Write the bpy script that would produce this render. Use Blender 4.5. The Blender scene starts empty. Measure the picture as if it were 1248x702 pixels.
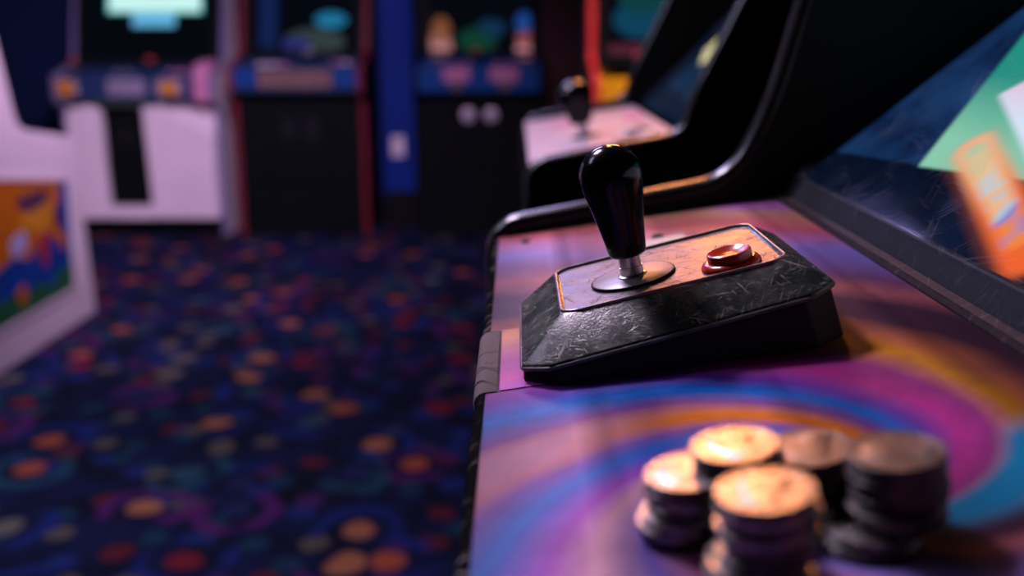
import bpy, bmesh, math, random
from math import sin, cos, pi, radians
from mathutils import Vector, Matrix

random.seed(4)
sc = bpy.context.scene
COL = sc.collection

# ------------------------------------------------------------------ camera
CAM_H = 1.10
cd = bpy.data.cameras.new('camera')
cam = bpy.data.objects.new('camera', cd)
COL.objects.link(cam)
cam.location = (0, 0, CAM_H)
cam.rotation_euler = (radians(90 - 14.2916), 0, radians(0.2834))
cd.lens = 35.0
cd.sensor_width = 36.0
cd.clip_start = 0.01
cd.dof.use_dof = True
cd.dof.focus_distance = 0.452
cd.dof.aperture_fstop = 4.4
sc.camera = cam

# ------------------------------------------------------------------ world, exposure
w = bpy.data.worlds.new('world')
sc.world = w
w.use_nodes = True
w.node_tree.nodes['Background'].inputs[0].default_value = (0.04, 0.13, 0.20, 1)
w.node_tree.nodes['Background'].inputs[1].default_value = 0.02
vs = sc.view_settings
vs.view_transform = 'Standard'
vs.look = 'None'
vs.gamma = 1.0
vs.use_curve_mapping = False
vs.exposure = 0.0


def area(name, loc, target, size, size_y, energy, color, spread=180):
    l = bpy.data.lights.new(name, 'AREA')
    l.shape = 'RECTANGLE'
    l.size, l.size_y = size, size_y
    l.energy = energy
    l.color = color
    l.spread = radians(spread)
    o = bpy.data.objects.new(name, l)
    COL.objects.link(o)
    o.location = loc
    o.rotation_euler = (Vector(target) - Vector(loc)).to_track_quat('-Z', 'Y').to_euler()
    return o


# warm lamps over the far end of the hall, pink and violet lamps over the aisle; unseen fill lamps added
area('fill_overhead', (-0.80, 1.85, 2.66), (0.02, 0.45, 0.95), 0.45, 0.45, 15, (0.92, 0.74, 0.98), 80)  # unseen lamp added for diffuse light on the panel
area('lamp_warm_ceiling', (0.30, 3.10, 2.66), (0.15, 0.4, 0.9), 0.55, 0.5, 8, (1.0, 0.36, 0.12), 70)
area('lamp_warm_far', (0.62, 5.50, 2.25), (0.1, 0.5, 0.95), 0.7, 0.6, 8, (1.0, 0.30, 0.10), 70)
area('lamp_pink_aisle', (-0.75, 2.7, 2.60), (-2.05, 5.0, 0.5), 0.8, 0.8, 37, (0.94, 0.62, 1.0), 90)
area('lamp_violet_aisle', (-0.65, 4.4, 2.60), (-0.1, 0.6, 0.9), 0.8, 0.6, 7, (0.48, 0.42, 1.0), 90)
area('fill_floor_left', (-1.9, 1.5, 2.5), (-1.0, 2.1, 0.0), 0.8, 0.8, 24, (0.70, 0.68, 1.0), 110)  # unseen lamp added to brighten the near carpet
area('fill_aisle_far', (0.15, 2.2, 2.60), (0.62, 3.6, 0.85), 0.4, 0.4, 5, (1.0, 0.66, 0.72), 60)  # unseen lamp added to brighten the yellow panel and red edge
area('fill_pillar', (-0.66, 5.55, 2.6), (-0.66, 5.98, 1.0), 0.25, 0.15, 1.0, (0.12, 0.22, 1.0))  # unseen lamp added to brighten the blue pillar


# ------------------------------------------------------------------ mesh builder
class MB:
    def __init__(s):
        s.v, s.f, s.uv = [], [], None

    def add(s, vs_, fs):
        n = len(s.v)
        s.v += [tuple(p) for p in vs_]
        s.f += [tuple(i + n for i in f) for f in fs]
        return s

    def box(s, x0, x1, y0, y1, z0, z1):
        vs_ = [(x, y, z) for z in (z0, z1) for y in (y0, y1) for x in (x0, x1)]
        return s.add(vs_, [(0, 2, 3, 1), (4, 5, 7, 6), (0, 1, 5, 4), (2, 6, 7, 3), (0, 4, 6, 2), (1, 3, 7, 5)])

    def loops(s, rings, cap0=True, cap1=True, closed=True):
        """rings of equal point count, joined one to the next"""
        k = len(rings[0])
        vs_ = [p for r in rings for p in r]
        fs = []
        for i in range(len(rings) - 1):
            for j in range(k if closed else k - 1):
                a, b = i * k + j, i * k + (j + 1) % k
                fs.append((a, b, b + k, a + k))
        if cap0:
            fs.append(tuple(reversed(range(k))))
        if cap1:
            fs.append(tuple(range((len(rings) - 1) * k, len(rings) * k)))
        return s.add(vs_, fs)

    def prism(s, poly, fn, t0, t1):
        """poly in 2D; fn(a, b, t) gives the 3D point"""
        return s.loops([[fn(a, b, t0) for a, b in poly], [fn(a, b, t1) for a, b in poly]])

    def lathe(s, prof, seg=32, c=(0, 0, 0), axis=None):
        """prof: list of (r, h) from bottom to top; axis: 3x3 matrix"""
        M = axis or Matrix.Identity(3)
        c = Vector(c)
        rings = []
        for r, h in prof:
            r = max(r, 1e-5)
            rings.append([tuple(M @ Vector((r * cos(2 * pi * k / seg), r * sin(2 * pi * k / seg), h)) + c) for k in range(seg)])
        return s.loops(rings)

    def tube(s, pts, r, seg=8, closed=False):
        P = [Vector(p) for p in pts]
        n = len(P)
        rings = []
        for i in range(n):
            if closed:
                t = (P[(i + 1) % n] - P[i - 1]).normalized()
            else:
                t = (P[min(i + 1, n - 1)] - P[max(i - 1, 0)]).normalized()
            ref = Vector((0, 0, 1)) if abs(t.z) < 0.9 else Vector((1, 0, 0))
            a = t.cross(ref).normalized()
            b = a.cross(t)
            rings.append([tuple(P[i] + a * (r * cos(2 * pi * k / seg)) + b * (r * sin(2 * pi * k / seg))) for k in range(seg)])
        if closed:
            rings.append(rings[0])
        return s.loops(rings, not closed, not closed)

    def build(s, name, mat, parent=None, smooth=None, bevel=None, seg=2, uvfn=None):
        me = bpy.data.meshes.new(name)
        me.from_pydata(s.v, [], s.f)
        bm = bmesh.new()
        bm.from_mesh(me)
        bmesh.ops.remove_doubles(bm, verts=bm.verts, dist=1e-7)
        bmesh.ops.recalc_face_normals(bm, faces=bm.faces)
        bm.to_mesh(me)
        bm.free()
        if uvfn:
            lay = me.uv_layers.new(name='UVMap')
            for lp in me.loops:
                lay.data[lp.index].uv = uvfn(me.vertices[lp.vertex_index].co)
        me.materials.append(mat)
        o = bpy.data.objects.new(name, me)
        COL.objects.link(o)
        if parent:
            o.parent = parent
        if bevel:
            m = o.modifiers.new('bevel', 'BEVEL')
            m.width, m.segments, m.limit_method, m.angle_limit = bevel, seg, 'ANGLE', radians(25)
        if smooth is not None:
            for p in me.polygons:
                p.use_smooth = True
            me.set_sharp_from_angle(angle=radians(smooth))
        return o


def tag(o, label=None, cat=None, group=None, kind=None):
    if label: o['label'] = label
    if cat: o['category'] = cat
    if group: o['group'] = group
    if kind: o['kind'] = kind
    return o


def empty(name, loc=(0, 0, 0), rot=(0, 0, 0)):
    o = bpy.data.objects.new(name, None)
    o.empty_display_size = 0.05
    COL.objects.link(o)
    o.location = loc
    o.rotation_euler = rot
    return o


def copy_tree(o, parent=None):
    c = o.copy()
    COL.objects.link(c)
    if parent: c.parent = parent
    for ch in o.children:
        copy_tree(ch, c)
    return c


def rounded(pts, rad, seg=5):
    """open 2D polyline with its inner corners rounded"""
    out = [pts[0]]
    for i in range(1, len(pts) - 1):
        p0, p, p1 = Vector(pts[i - 1]), Vector(pts[i]), Vector(pts[i + 1])
        r = rad[i] if isinstance(rad, (list, tuple)) else rad
        if r <= 0:
            out.append(tuple(p))
            continue
        d0, d1 = (p0 - p), (p1 - p)
        r0 = min(r, d0.length * 0.45, d1.length * 0.45)
        a, b = p + d0.normalized() * r0, p + d1.normalized() * r0
        for k in range(seg + 1):
            t = k / seg
            q = a * (1 - t) ** 2 + p * 2 * t * (1 - t) + b * t * t
            out.append((q.x, q.y))
    out.append(pts[-1])
    return out


# ------------------------------------------------------------------ materials
class NT:
    def __init__(s, name):
        s.m = bpy.data.materials.new(name)
        s.m.use_nodes = True
        s.t = s.m.node_tree
        s.b = s.t.nodes['Principled BSDF']

    def n(s, kind, **kw):
        nd = s.t.nodes.new('ShaderNode' + kind)
        for k, v in kw.items():
            if k.startswith('_'):
                setattr(nd, k[1:], v)
            else:
                key = int(k[1:]) if k[0] == 'i' and k[1:].isdigit() else k
                s.set(nd.inputs[key], v)
        return nd

    def set(s, sock, v):
        if hasattr(v, 'is_output'):
            s.t.links.new(v, sock)
        else:
            sock.default_value = v

    def math(s, op, a, b=0.0, c=0.0):
        nd = s.n('Math', _operation=op)
        s.set(nd.inputs[0], a); s.set(nd.inputs[1], b); s.set(nd.inputs[2], c)
        return nd.outputs[0]

    def ramp(s, fac, stops, interp='LINEAR'):
        nd = s.n('ValToRGB')
        nd.color_ramp.interpolation = interp
        e = nd.color_ramp.elements
        while len(e) > 1: e.remove(e[-1])
        e[0].position, e[0].color = stops[0][0], rgba(stops[0][1])
        for p, c in stops[1:]:
            x = e.new(p); x.color = rgba(c)
        s.set(nd.inputs[0], fac)
        return nd.outputs[0]

    def mix(s, fac, a, b, mode='MIX'):
        nd = s.n('Mix', _data_type='RGBA', _blend_type=mode)
        s.set(nd.inputs[0], fac); s.set(nd.inputs[6], rgba(a)); s.set(nd.inputs[7], rgba(b))
        return nd.outputs[2]

    def noise(s, vec, scale, detail=3.0, rough=0.55, dist=0.0):
        nd = s.n('TexNoise', Scale=scale, Detail=detail, Roughness=rough, Distortion=dist)
        if vec is not None: s.set(nd.inputs['Vector'], vec)
        return nd.outputs[0]

    def p(s, **kw):
        for k, v in kw.items():
            s.set(s.b.inputs[k.replace('_', ' ')], rgba(v) if k == 'Base_Color' else v)
        return s

    def bump(s, h, strength=0.3, dist=0.001):
        nd = s.n('Bump', Strength=strength, Distance=dist, Height=h)
        s.set(s.b.inputs['Normal'], nd.outputs[0])

    def obj(s):
        return s.n('TexCoord').outputs['Object']


def rgba(c):
    if hasattr(c, 'is_output'): return c
    return (*c, 1.0) if len(c) == 3 else c


def plain(name, col, rough=0.5, metal=0.0, var=0.12, scale=20.0, spec=0.12, bump=0.0):
    t = NT(name)
    v = t.obj()
    nz = t.noise(v, scale, 4.0)
    dark = tuple(c * (1 - var) for c in col)
    lite = tuple(min(1, c * (1 + var)) for c in col)
    t.p(Base_Color=t.ramp(nz, [(0.3, dark), (0.7, lite)]), Roughness=t.math('ADD', t.math('MULTIPLY', nz, 0.16), rough - 0.08), Metallic=metal)
    t.b.inputs['Specular IOR Level'].default_value = spec
    if bump: t.bump(t.noise(v, scale * 12, 3.0), bump, 0.0006)
    return t.m


def glow(name, col, strength):
    t = NT(name)
    t.b.inputs['Specular IOR Level'].default_value = 0.0
    t.p(Base_Color=(0, 0, 0), Roughness=0.4, Emission_Color=rgba(col), Emission_Strength=strength)
    return t.m


def scratch_mask(t, v, count=4, scale=600.0, thr=0.70, seed=0):
    """thin scratches in several directions, gathered in patches"""
    tot = None
    for i in range(count):
        mp = t.n('Mapping', Vector=v, _vector_type='TEXTURE')
        mp.inputs['Rotation'].default_value = (0.3 * i, 0.25 * (i % 2), 0.5 + seed + i * 1.9)
        mp.inputs['Scale'].default_value = (1.0, 26.0 - 2.0 * i, 9.0)
        mp.inputs['Location'].default_value = (i * 3.7 + seed, i * 1.3, 0)
        nz = t.noise(mp.outputs[0], scale * (1 + 0.25 * i), 1.0, 0.5, 0.15)
        m = t.n('Clamp', Value=t.math('MULTIPLY', t.math('SUBTRACT', nz, thr), 12.0)).outputs[0]
        tot = m if tot is None else t.math('MAXIMUM', tot, m)
    patch = t.n('Clamp', Value=t.math('MULTIPLY', t.math('SUBTRACT', t.noise(v, scale * 0.09, 2.0), 0.42), 6.0)).outputs[0]
    return t.math('MULTIPLY', tot, patch)


def swirl_material():
    t = NT('swirl_art')
    uv = t.n('TexCoord').outputs['UV']
    nz = t.n('TexNoise', Vector=uv, Scale=9.0, Detail=2.0)
    sp = t.n('SeparateXYZ', Vector=uv)
    x = t.math('SUBTRACT', sp.outputs[0], 0.105)
    y = t.math('SUBTRACT', sp.outputs[1], 0.280)
    r = t.math('SQRT', t.math('ADD', t.math('MULTIPLY', x, x), t.math('ADD', t.math('MULTIPLY', y, y), 1e-6)))
    th = t.math('ARCTAN2', y, x)
    tt = t.math('SUBTRACT', t.math('LOGARITHM', r, math.e), t.math('MULTIPLY', th, 0.58))
    tt = t.math('ADD', tt, t.math('MULTIPLY', t.math('SUBTRACT', nz.outputs[0], 0.5), 0.22))
    per = 2 * pi * 0.58
    s_ = t.math('FRACT', t.math('DIVIDE', t.math('ADD', tt, 5.3 + per * 4), per))
    stops = [(0.00, (0.42, 0.18, 0.46)), (0.06, (0.62, 0.25, 0.40)), (0.11, (0.20, 0.16, 0.60)), (0.175, (0.72, 0.40, 0.50)),
             (0.225, (0.42, 0.10, 0.60)), (0.29, (0.03, 0.22, 0.75)), (0.335, (0.26, 0.14, 0.50)), (0.385, (0.95, 0.30, 0.05)), (0.415, (0.80, 0.30, 0.16)),
             (0.455, (0.25, 0.10, 0.35)), (0.505, (0.04, 0.25, 0.78)), (0.55, (0.22, 0.10, 0.50)), (0.605, (0.60, 0.10, 0.36)), (0.655, (0.34, 0.07, 0.25)),
             (0.705, (0.62, 0.29, 0.07)), (0.735, (0.42, 0.15, 0.09)), (0.77, (0.055, 0.022, 0.045)), (0.81, (0.06, 0.025, 0.05)), (0.838, (0.44, 0.16, 0.17)), (0.862, (0.20, 0.09, 0.20)),  # near-black stops put the shade beside the joystick box into the print
             (0.905, (0.30, 0.26, 0.66)), (0.935, (0.50, 0.22, 0.44)), (0.957, (0.62, 0.17, 0.22)), (0.98, (0.58, 0.32, 0.22)), (1.0, (0.42, 0.18, 0.46))]
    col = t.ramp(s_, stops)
    left_sheen = t.n('MapRange', Value=sp.outputs[0], i1=0.085, i2=0.015, i3=0.0, i4=0.85, _interpolation_type='SMOOTHSTEP').outputs[0]
    arm = t.ramp(s_, [(0.345, (0, 0, 0)), (0.38, (1, 1, 1)), (0.42, (1, 1, 1)), (0.45, (0, 0, 0))])
    col = t.mix(t.math('MULTIPLY', left_sheen, arm), col, (0.58, 0.32, 0.46))  # lavender sheen at the left painted into the orange arm
    tail = t.n('MapRange', Value=th, i1=0.40, i2=0.12, i3=0.0, i4=1.0, _interpolation_type='SMOOTHSTEP').outputs[0]
    band = t.ramp(s_, [(0.655, (0, 0, 0)), (0.69, (1, 1, 1)), (0.745, (1, 1, 1)), (0.79, (0, 0, 0))])
    col = t.mix(t.math('MULTIPLY', tail, band), col, (0.03, 0.26, 0.46))
    # grime and worn speckle
    spk = t.noise(uv, 900.0, 2.0)
    pat = t.noise(uv, 22.0, 5.0, 0.65)
    g = t.math('MULTIPLY', t.n('Clamp', Value=t.math('MULTIPLY', t.math('SUBTRACT', spk, 0.55), 7.0)).outputs[0],
               t.n('Clamp', Value=t.math('MULTIPLY', t.math('SUBTRACT', pat, 0.40), 3.0)).outputs[0])
    col = t.mix(t.math('MULTIPLY', g, 0.6), col, (0.05, 0.03, 0.05))
    col = t.mix(t.math('MULTIPLY', t.n('Clamp', Value=t.math('MULTIPLY', t.math('SUBTRACT', pat, 0.5), 4.0)).outputs[0], 0.35), col, (0.08, 0.04, 0.07))
    sc_ = scratch_mask(t, uv, 3, 700.0, 0.70)
    hs = t.n('HueSaturation', Saturation=1.12, Value=0.84, Color=col)
    col = hs.outputs[0]
    t.b.inputs['Specular IOR Level'].default_value = 0.14
    t.p(Base_Color=col, Roughness=t.math('ADD', t.math('MULTIPLY', pat, 0.25), 0.26))
    t.bump(t.math('ADD', t.noise(uv, 1500.0, 2.0), t.math('MULTIPLY', sc_, -0.8)), 0.35, 0.0004)
    return t.m


def carpet_material():
    t = NT('carpet_print')
    v = t.obj()
    wob = t.n('TexNoise', Vector=v, Scale=6.0, Detail=2.0)
    add = t.n('VectorMath', _operation='MULTIPLY_ADD')
    t.set(add.inputs[0], wob.outputs[1]); add.inputs[1].default_value = (0.06, 0.06, 0); t.set(add.inputs[2], v)
    vv = add.outputs[0]

    def layer(scale, rnd):
        vo = t.n('TexVoronoi', _voronoi_dimensions='2D', Scale=scale, Randomness=rnd)
        t.set(vo.inputs['Vector'], vv)
        return vo.outputs['Distance'], t.n('SeparateColor', Color=vo.outputs['Color']).outputs

    base = t.ramp(t.noise(vv, 7.0, 2.0), [(0.35, (0.006, 0.010, 0.030)), (0.62, (0.012, 0.025, 0.11))])
    d2, c2 = layer(8.6, 1.0)
    blob = t.ramp(c2[0], [(0.0, (0.02, 0.09, 0.16)), (0.22, (0.25, 0.20, 0.14)), (0.36, (0.02, 0.02, 0.09)), (0.62, (0.25, 0.03, 0.05)), (0.78, (0.03, 0.06, 0.30)), (0.9, (0.15, 0.04, 0.22))], 'CONSTANT')
    col = t.mix(t.ramp(d2, [(0.24, (1, 1, 1)), (0.33, (0, 0, 0))]), base, blob)
    d1, c1 = layer(3.9, 0.85)
    ringc = t.ramp(c1[1], [(0.0, (0.02, 0.05, 0.30)), (0.35, (0.03, 0.14, 0.20)), (0.55, (0.20, 0.03, 0.24)), (0.75, (0.03, 0.05, 0.34)), (0.92, (0.28, 0.04, 0.10))], 'CONSTANT')
    # rings are broken into swirling arcs
    arc = t.n('Clamp', Value=t.math('MULTIPLY', t.math('SUBTRACT', t.noise(vv, 5.2, 1.0), 0.42), 9.0)).outputs[0]
    ring = t.ramp(d1, [(0.28, (0, 0, 0)), (0.32, (1, 1, 1)), (0.42, (1, 1, 1)), (0.47, (0, 0, 0))])
    col = t.mix(t.math('MULTIPLY', ring, arc), col, ringc)
    spotc = t.ramp(c1[0], [(0.0, (0.95, 0.20, 0.08)), (0.22, (0.46, 0.03, 0.06)), (0.45, (0.03, 0.05, 0.18)), (0.62, (0.34, 0.30, 0.22)), (0.74, (0.95, 0.33, 0.14)), (0.84, (0.06, 0.16, 0.22))], 'CONSTANT')
    spot = t.ramp(d1, [(0.13, (1, 1, 1)), (0.19, (0, 0, 0))])
    col = t.mix(spot, col, spotc)
    col = t.mix(1.0, col, (0.30, 0.30, 0.33), 'MULTIPLY')
    t.p(Base_Color=col, Roughness=0.95)
    t.b.inputs['Specular IOR Level'].default_value = 0.1
    t.bump(t.noise(v, 500.0, 2.0), 0.6, 0.004)
    return t.m


def housing_material():
    t = NT('scratched_housing')
    t.b.inputs['Specular IOR Level'].default_value = 0.3
    v = t.n('TexCoord').outputs['UV']
    sc_ = scratch_mask(t, v, 6, 700.0, 0.66, 0.4)
    pat = t.noise(v, 38.0, 5.0, 0.7)
    blot = t.n('Clamp', Value=t.math('MULTIPLY', t.math('SUBTRACT', pat, 0.47), 4.0)).outputs[0]
    col = t.mix(blot, (0.022, 0.028, 0.027), (0.062, 0.068, 0.062))
    col = t.mix(t.math('MULTIPLY', sc_, 0.75), col, (0.36, 0.33, 0.26))
    t.p(Base_Color=col, Roughness=t.math('ADD', t.math('MULTIPLY', blot, 0.18), t.math('ADD', t.math('MULTIPLY', sc_, 0.2), 0.24)))
    t.bump(t.math('ADD', t.math('MULTIPLY', sc_, 0.8), t.noise(v, 700.0, 2.0)), 0.25, 0.0003)
    return t.m


def plate_material():
    t = NT('scratched_plate')
    v = t.obj()
    sc_ = scratch_mask(t, v, 6, 700.0, 0.645, 1.1)
    pat = t.noise(v, 55.0, 6.0, 0.7)
    blot = t.n('Clamp', Value=t.math('MULTIPLY', t.math('SUBTRACT', pat, 0.42), 3.5)).outputs[0]
    col = t.mix(blot, (0.085, 0.066, 0.075), (0.26, 0.21, 0.235))
    col = t.mix(t.math('MULTIPLY', sc_, 0.85), col, (0.035, 0.022, 0.024))
    t.p(Base_Color=col, Metallic=0.25, Roughness=t.math('ADD', t.math('MULTIPLY', sc_, 0.35), t.math('ADD', t.math('MULTIPLY', pat, 0.34), 0.20)))
    t.bump(t.math('ADD', t.math('MULTIPLY', sc_, -0.9), t.math('MULTIPLY', t.noise(v, 160.0, 4.0), 1.4)), 0.55, 0.0004)
    return t.m


def glass_material(name, dust=0.06, seed=0.0):
    t = NT(name)
    v = t.obj()
    tr = t.n('BsdfTransparent')
    gl = t.n('BsdfGlossy', Roughness=0.08)
    fr = t.n('Fresnel', IOR=1.45)
    m1 = t.n('MixShader')
    geo = t.n('NewGeometry')
    front = t.math('SUBTRACT', 1.0, geo.outputs['Backfacing'])
    t.set(m1.inputs[0], t.math('MULTIPLY', t.math('MULTIPLY', fr.outputs[0], front), 0.45)); t.set(m1.inputs[1], tr.outputs[0]); t.set(m1.inputs[2], gl.outputs[0])
    df = t.n('BsdfDiffuse', Color=(0.45, 0.50, 0.62, 1))
    sm = t.n('Clamp', Value=t.math('MULTIPLY', t.math('SUBTRACT', t.noise(v, 11.0, 5.0, 0.65, 0.6), 0.5), 1.6)).outputs[0]
    fac = t.math('ADD', t.math('MULTIPLY', sm, dust), t.math('MULTIPLY', scratch_mask(t, t.n('Mapping', Vector=v, Rotation=(0, radians(39), 0)).outputs[0], 4, 210.0, 0.66, seed), dust * 1.5))
    m2 = t.n('MixShader')
    t.set(m2.inputs[0], fac); t.set(m2.inputs[1], m1.outputs[0]); t.set(m2.inputs[2], df.outputs[0])
    t.t.links.new(m2.outputs[0], t.t.nodes['Material Output'].inputs['Surface'])
    return t.m


def screen_material():
    """glass reflections painted as a soft-edged glowing picture; UV = (distance up the glass, distance along the row)"""
    t = NT('screen_reflections')
    uv = t.n('TexCoord').outputs['UV']
    sp = t.n('SeparateXYZ', Vector=uv)
    x, y = sp.outputs[0], sp.outputs[1]

    def side(p, q, soft):
        """soft 0..1 mask, 1 on the left of the line p -> q"""
        dx, dy = q[0] - p[0], q[1] - p[1]
        ln = math.hypot(dx, dy)
        nx, ny = -dy / ln, dx / ln
        d = t.math('ADD', t.math('MULTIPLY', x, nx), t.math('MULTIPLY_ADD', y, ny, -(p[0] * nx + p[1] * ny)))
        return t.n('MapRange', Value=d, i1=-soft, i2=soft, i3=0.0, i4=1.0, _interpolation_type='SMOOTHSTEP').outputs[0]

    def both(*m):
        r = m[0]
        for k in m[1:]: r = t.math('MULTIPLY', r, k)
        return r

    def seg_mask(a, b, r0, soft):
        bx, by = b[0] - a[0], b[1] - a[1]
        l2 = bx * bx + by * by
        px, py = t.math('SUBTRACT', x, a[0]), t.math('SUBTRACT', y, a[1])
        h = t.n('Clamp', Value=t.math('DIVIDE', t.math('ADD', t.math('MULTIPLY', px, bx), t.math('MULTIPLY', py, by)), l2)).outputs[0]
        ex = t.math('SUBTRACT', px, t.math('MULTIPLY', h, bx))
        ey = t.math('SUBTRACT', py, t.math('MULTIPLY', h, by))
        d = t.math('SQRT', t.math('ADD', t.math('MULTIPLY', ex, ex), t.math('MULTIPLY', ey, ey)))
        m = t.n('MapRange', Value=d, i1=r0 - soft, i2=r0 + soft, i3=1.0, i4=0.0, _interpolation_type='SMOOTHSTEP').outputs[0]
        return m, h

    nz = t.noise(uv, 16.0, 3.0)
    col = t.ramp(nz, [(0.35, (0.002, 0.004, 0.014)), (0.7, (0.004, 0.010, 0.035))])
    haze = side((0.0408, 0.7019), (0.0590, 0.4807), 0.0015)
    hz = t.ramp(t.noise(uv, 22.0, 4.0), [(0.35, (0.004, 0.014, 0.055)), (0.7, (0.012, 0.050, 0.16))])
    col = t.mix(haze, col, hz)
    edge_far = side((0.1783, 0.688), (0.0481, 0.5994), 0.003)
    edge_low = side((0.0481, 0.5994), (0.0604, 0.4832), 0.0018)
    field = both(edge_far, edge_low)
    fcol = t.ramp(t.math('SUBTRACT', t.math('MULTIPLY', y, 1.0), t.math('MULTIPLY', x, 1.35)), [(0.35, (0.22, 0.62, 0.50)), (0.46, (0.16, 0.55, 0.42)), (0.53, (0.26, 0.62, 0.45)), (0.545, (0.05, 0.35, 0.28))])
    fcol = t.mix(t.n('MapRange', Value=x, i1=0.075, i2=0.13, i3=0.0, i4=1.0).outputs[0], t.mix(0.5, fcol, (0.30, 0.66, 0.46)), (0.02, 0.30, 0.24))
    col = t.mix(field, col, fcol)
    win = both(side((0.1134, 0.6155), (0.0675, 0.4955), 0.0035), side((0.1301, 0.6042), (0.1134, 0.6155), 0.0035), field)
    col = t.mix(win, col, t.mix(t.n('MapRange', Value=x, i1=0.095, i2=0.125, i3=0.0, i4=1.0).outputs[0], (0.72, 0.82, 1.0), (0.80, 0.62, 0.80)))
    m, h = seg_mask((0.0715, 0.5700), (0.0215, 0.4210), 0.0118, 0.0050)
    body = t.ramp(h, [(0.0, (0.90, 0.46, 0.28)), (0.3, (0.92, 0.38, 0.17)), (0.6, (0.92, 0.17, 0.04)), (1.0, (0.90, 0.13, 0.03))])
    halo, _ = seg_mask((0.0715, 0.5700), (0.0215, 0.4210), 0.0135, 0.0100)
    col = t.mix(t.math('MULTIPLY', halo, 0.35), col, (0.80, 0.16, 0.04))
    col = t.mix(m, col, body)
    inn, h2 = seg_mask((0.0695, 0.5640), (0.0280, 0.4410), 0.0068, 0.0045)
    icol = t.ramp(t.math('ADD', h2, t.math('MULTIPLY', t.math('SUBTRACT', t.noise(uv, 42.0, 0.0), 0.5), 0.8)),
                  [(0.0, (0.50, 0.60, 0.38)), (0.25, (0.85, 0.55, 0.30)), (0.42, (0.60, 0.62, 0.62)), (0.56, (0.92, 0.50, 0.24)), (0.68, (0.45, 0.58, 0.72)), (0.85, (0.30, 0.26, 0.60)), (1.0, (0.9, 0.25, 0.06))])
    col = t.mix(inn, col, icol)
    t.b.inputs['Specular IOR Level'].default_value = 0.0
    t.p(Base_Color=(0, 0, 0), Roughness=0.5, Emission_Color=col, Emission_Strength=1.0)  # teal, white and orange reflections glow from the surface colour
    return t.m


def scuffed_black(name, base=(0.012, 0.012, 0.014), wear=(0.30, 0.27, 0.26), rough=0.32, scale=40.0, amount=0.5, spec=0.15):
    t = NT(name)
    t.b.inputs['Specular IOR Level'].default_value = spec
    v = t.obj()
    sc_ = scratch_mask(t, v, 3, scale, 0.66, 0.2)
    pat = t.noise(v, scale * 0.5, 6.0, 0.72)
    wr = t.n('Clamp', Value=t.math('MULTIPLY', t.math('SUBTRACT', pat, 0.60), 6.0)).outputs[0]
    f = t.math('MULTIPLY', t.math('MAXIMUM', sc_, wr), amount)
    t.p(Base_Color=t.mix(f, base, wear), Roughness=t.math('ADD', t.math('MULTIPLY', pat, 0.2), rough - 0.08))
    t.bump(pat, 0.2, 0.0004)
    return t.m


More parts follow.
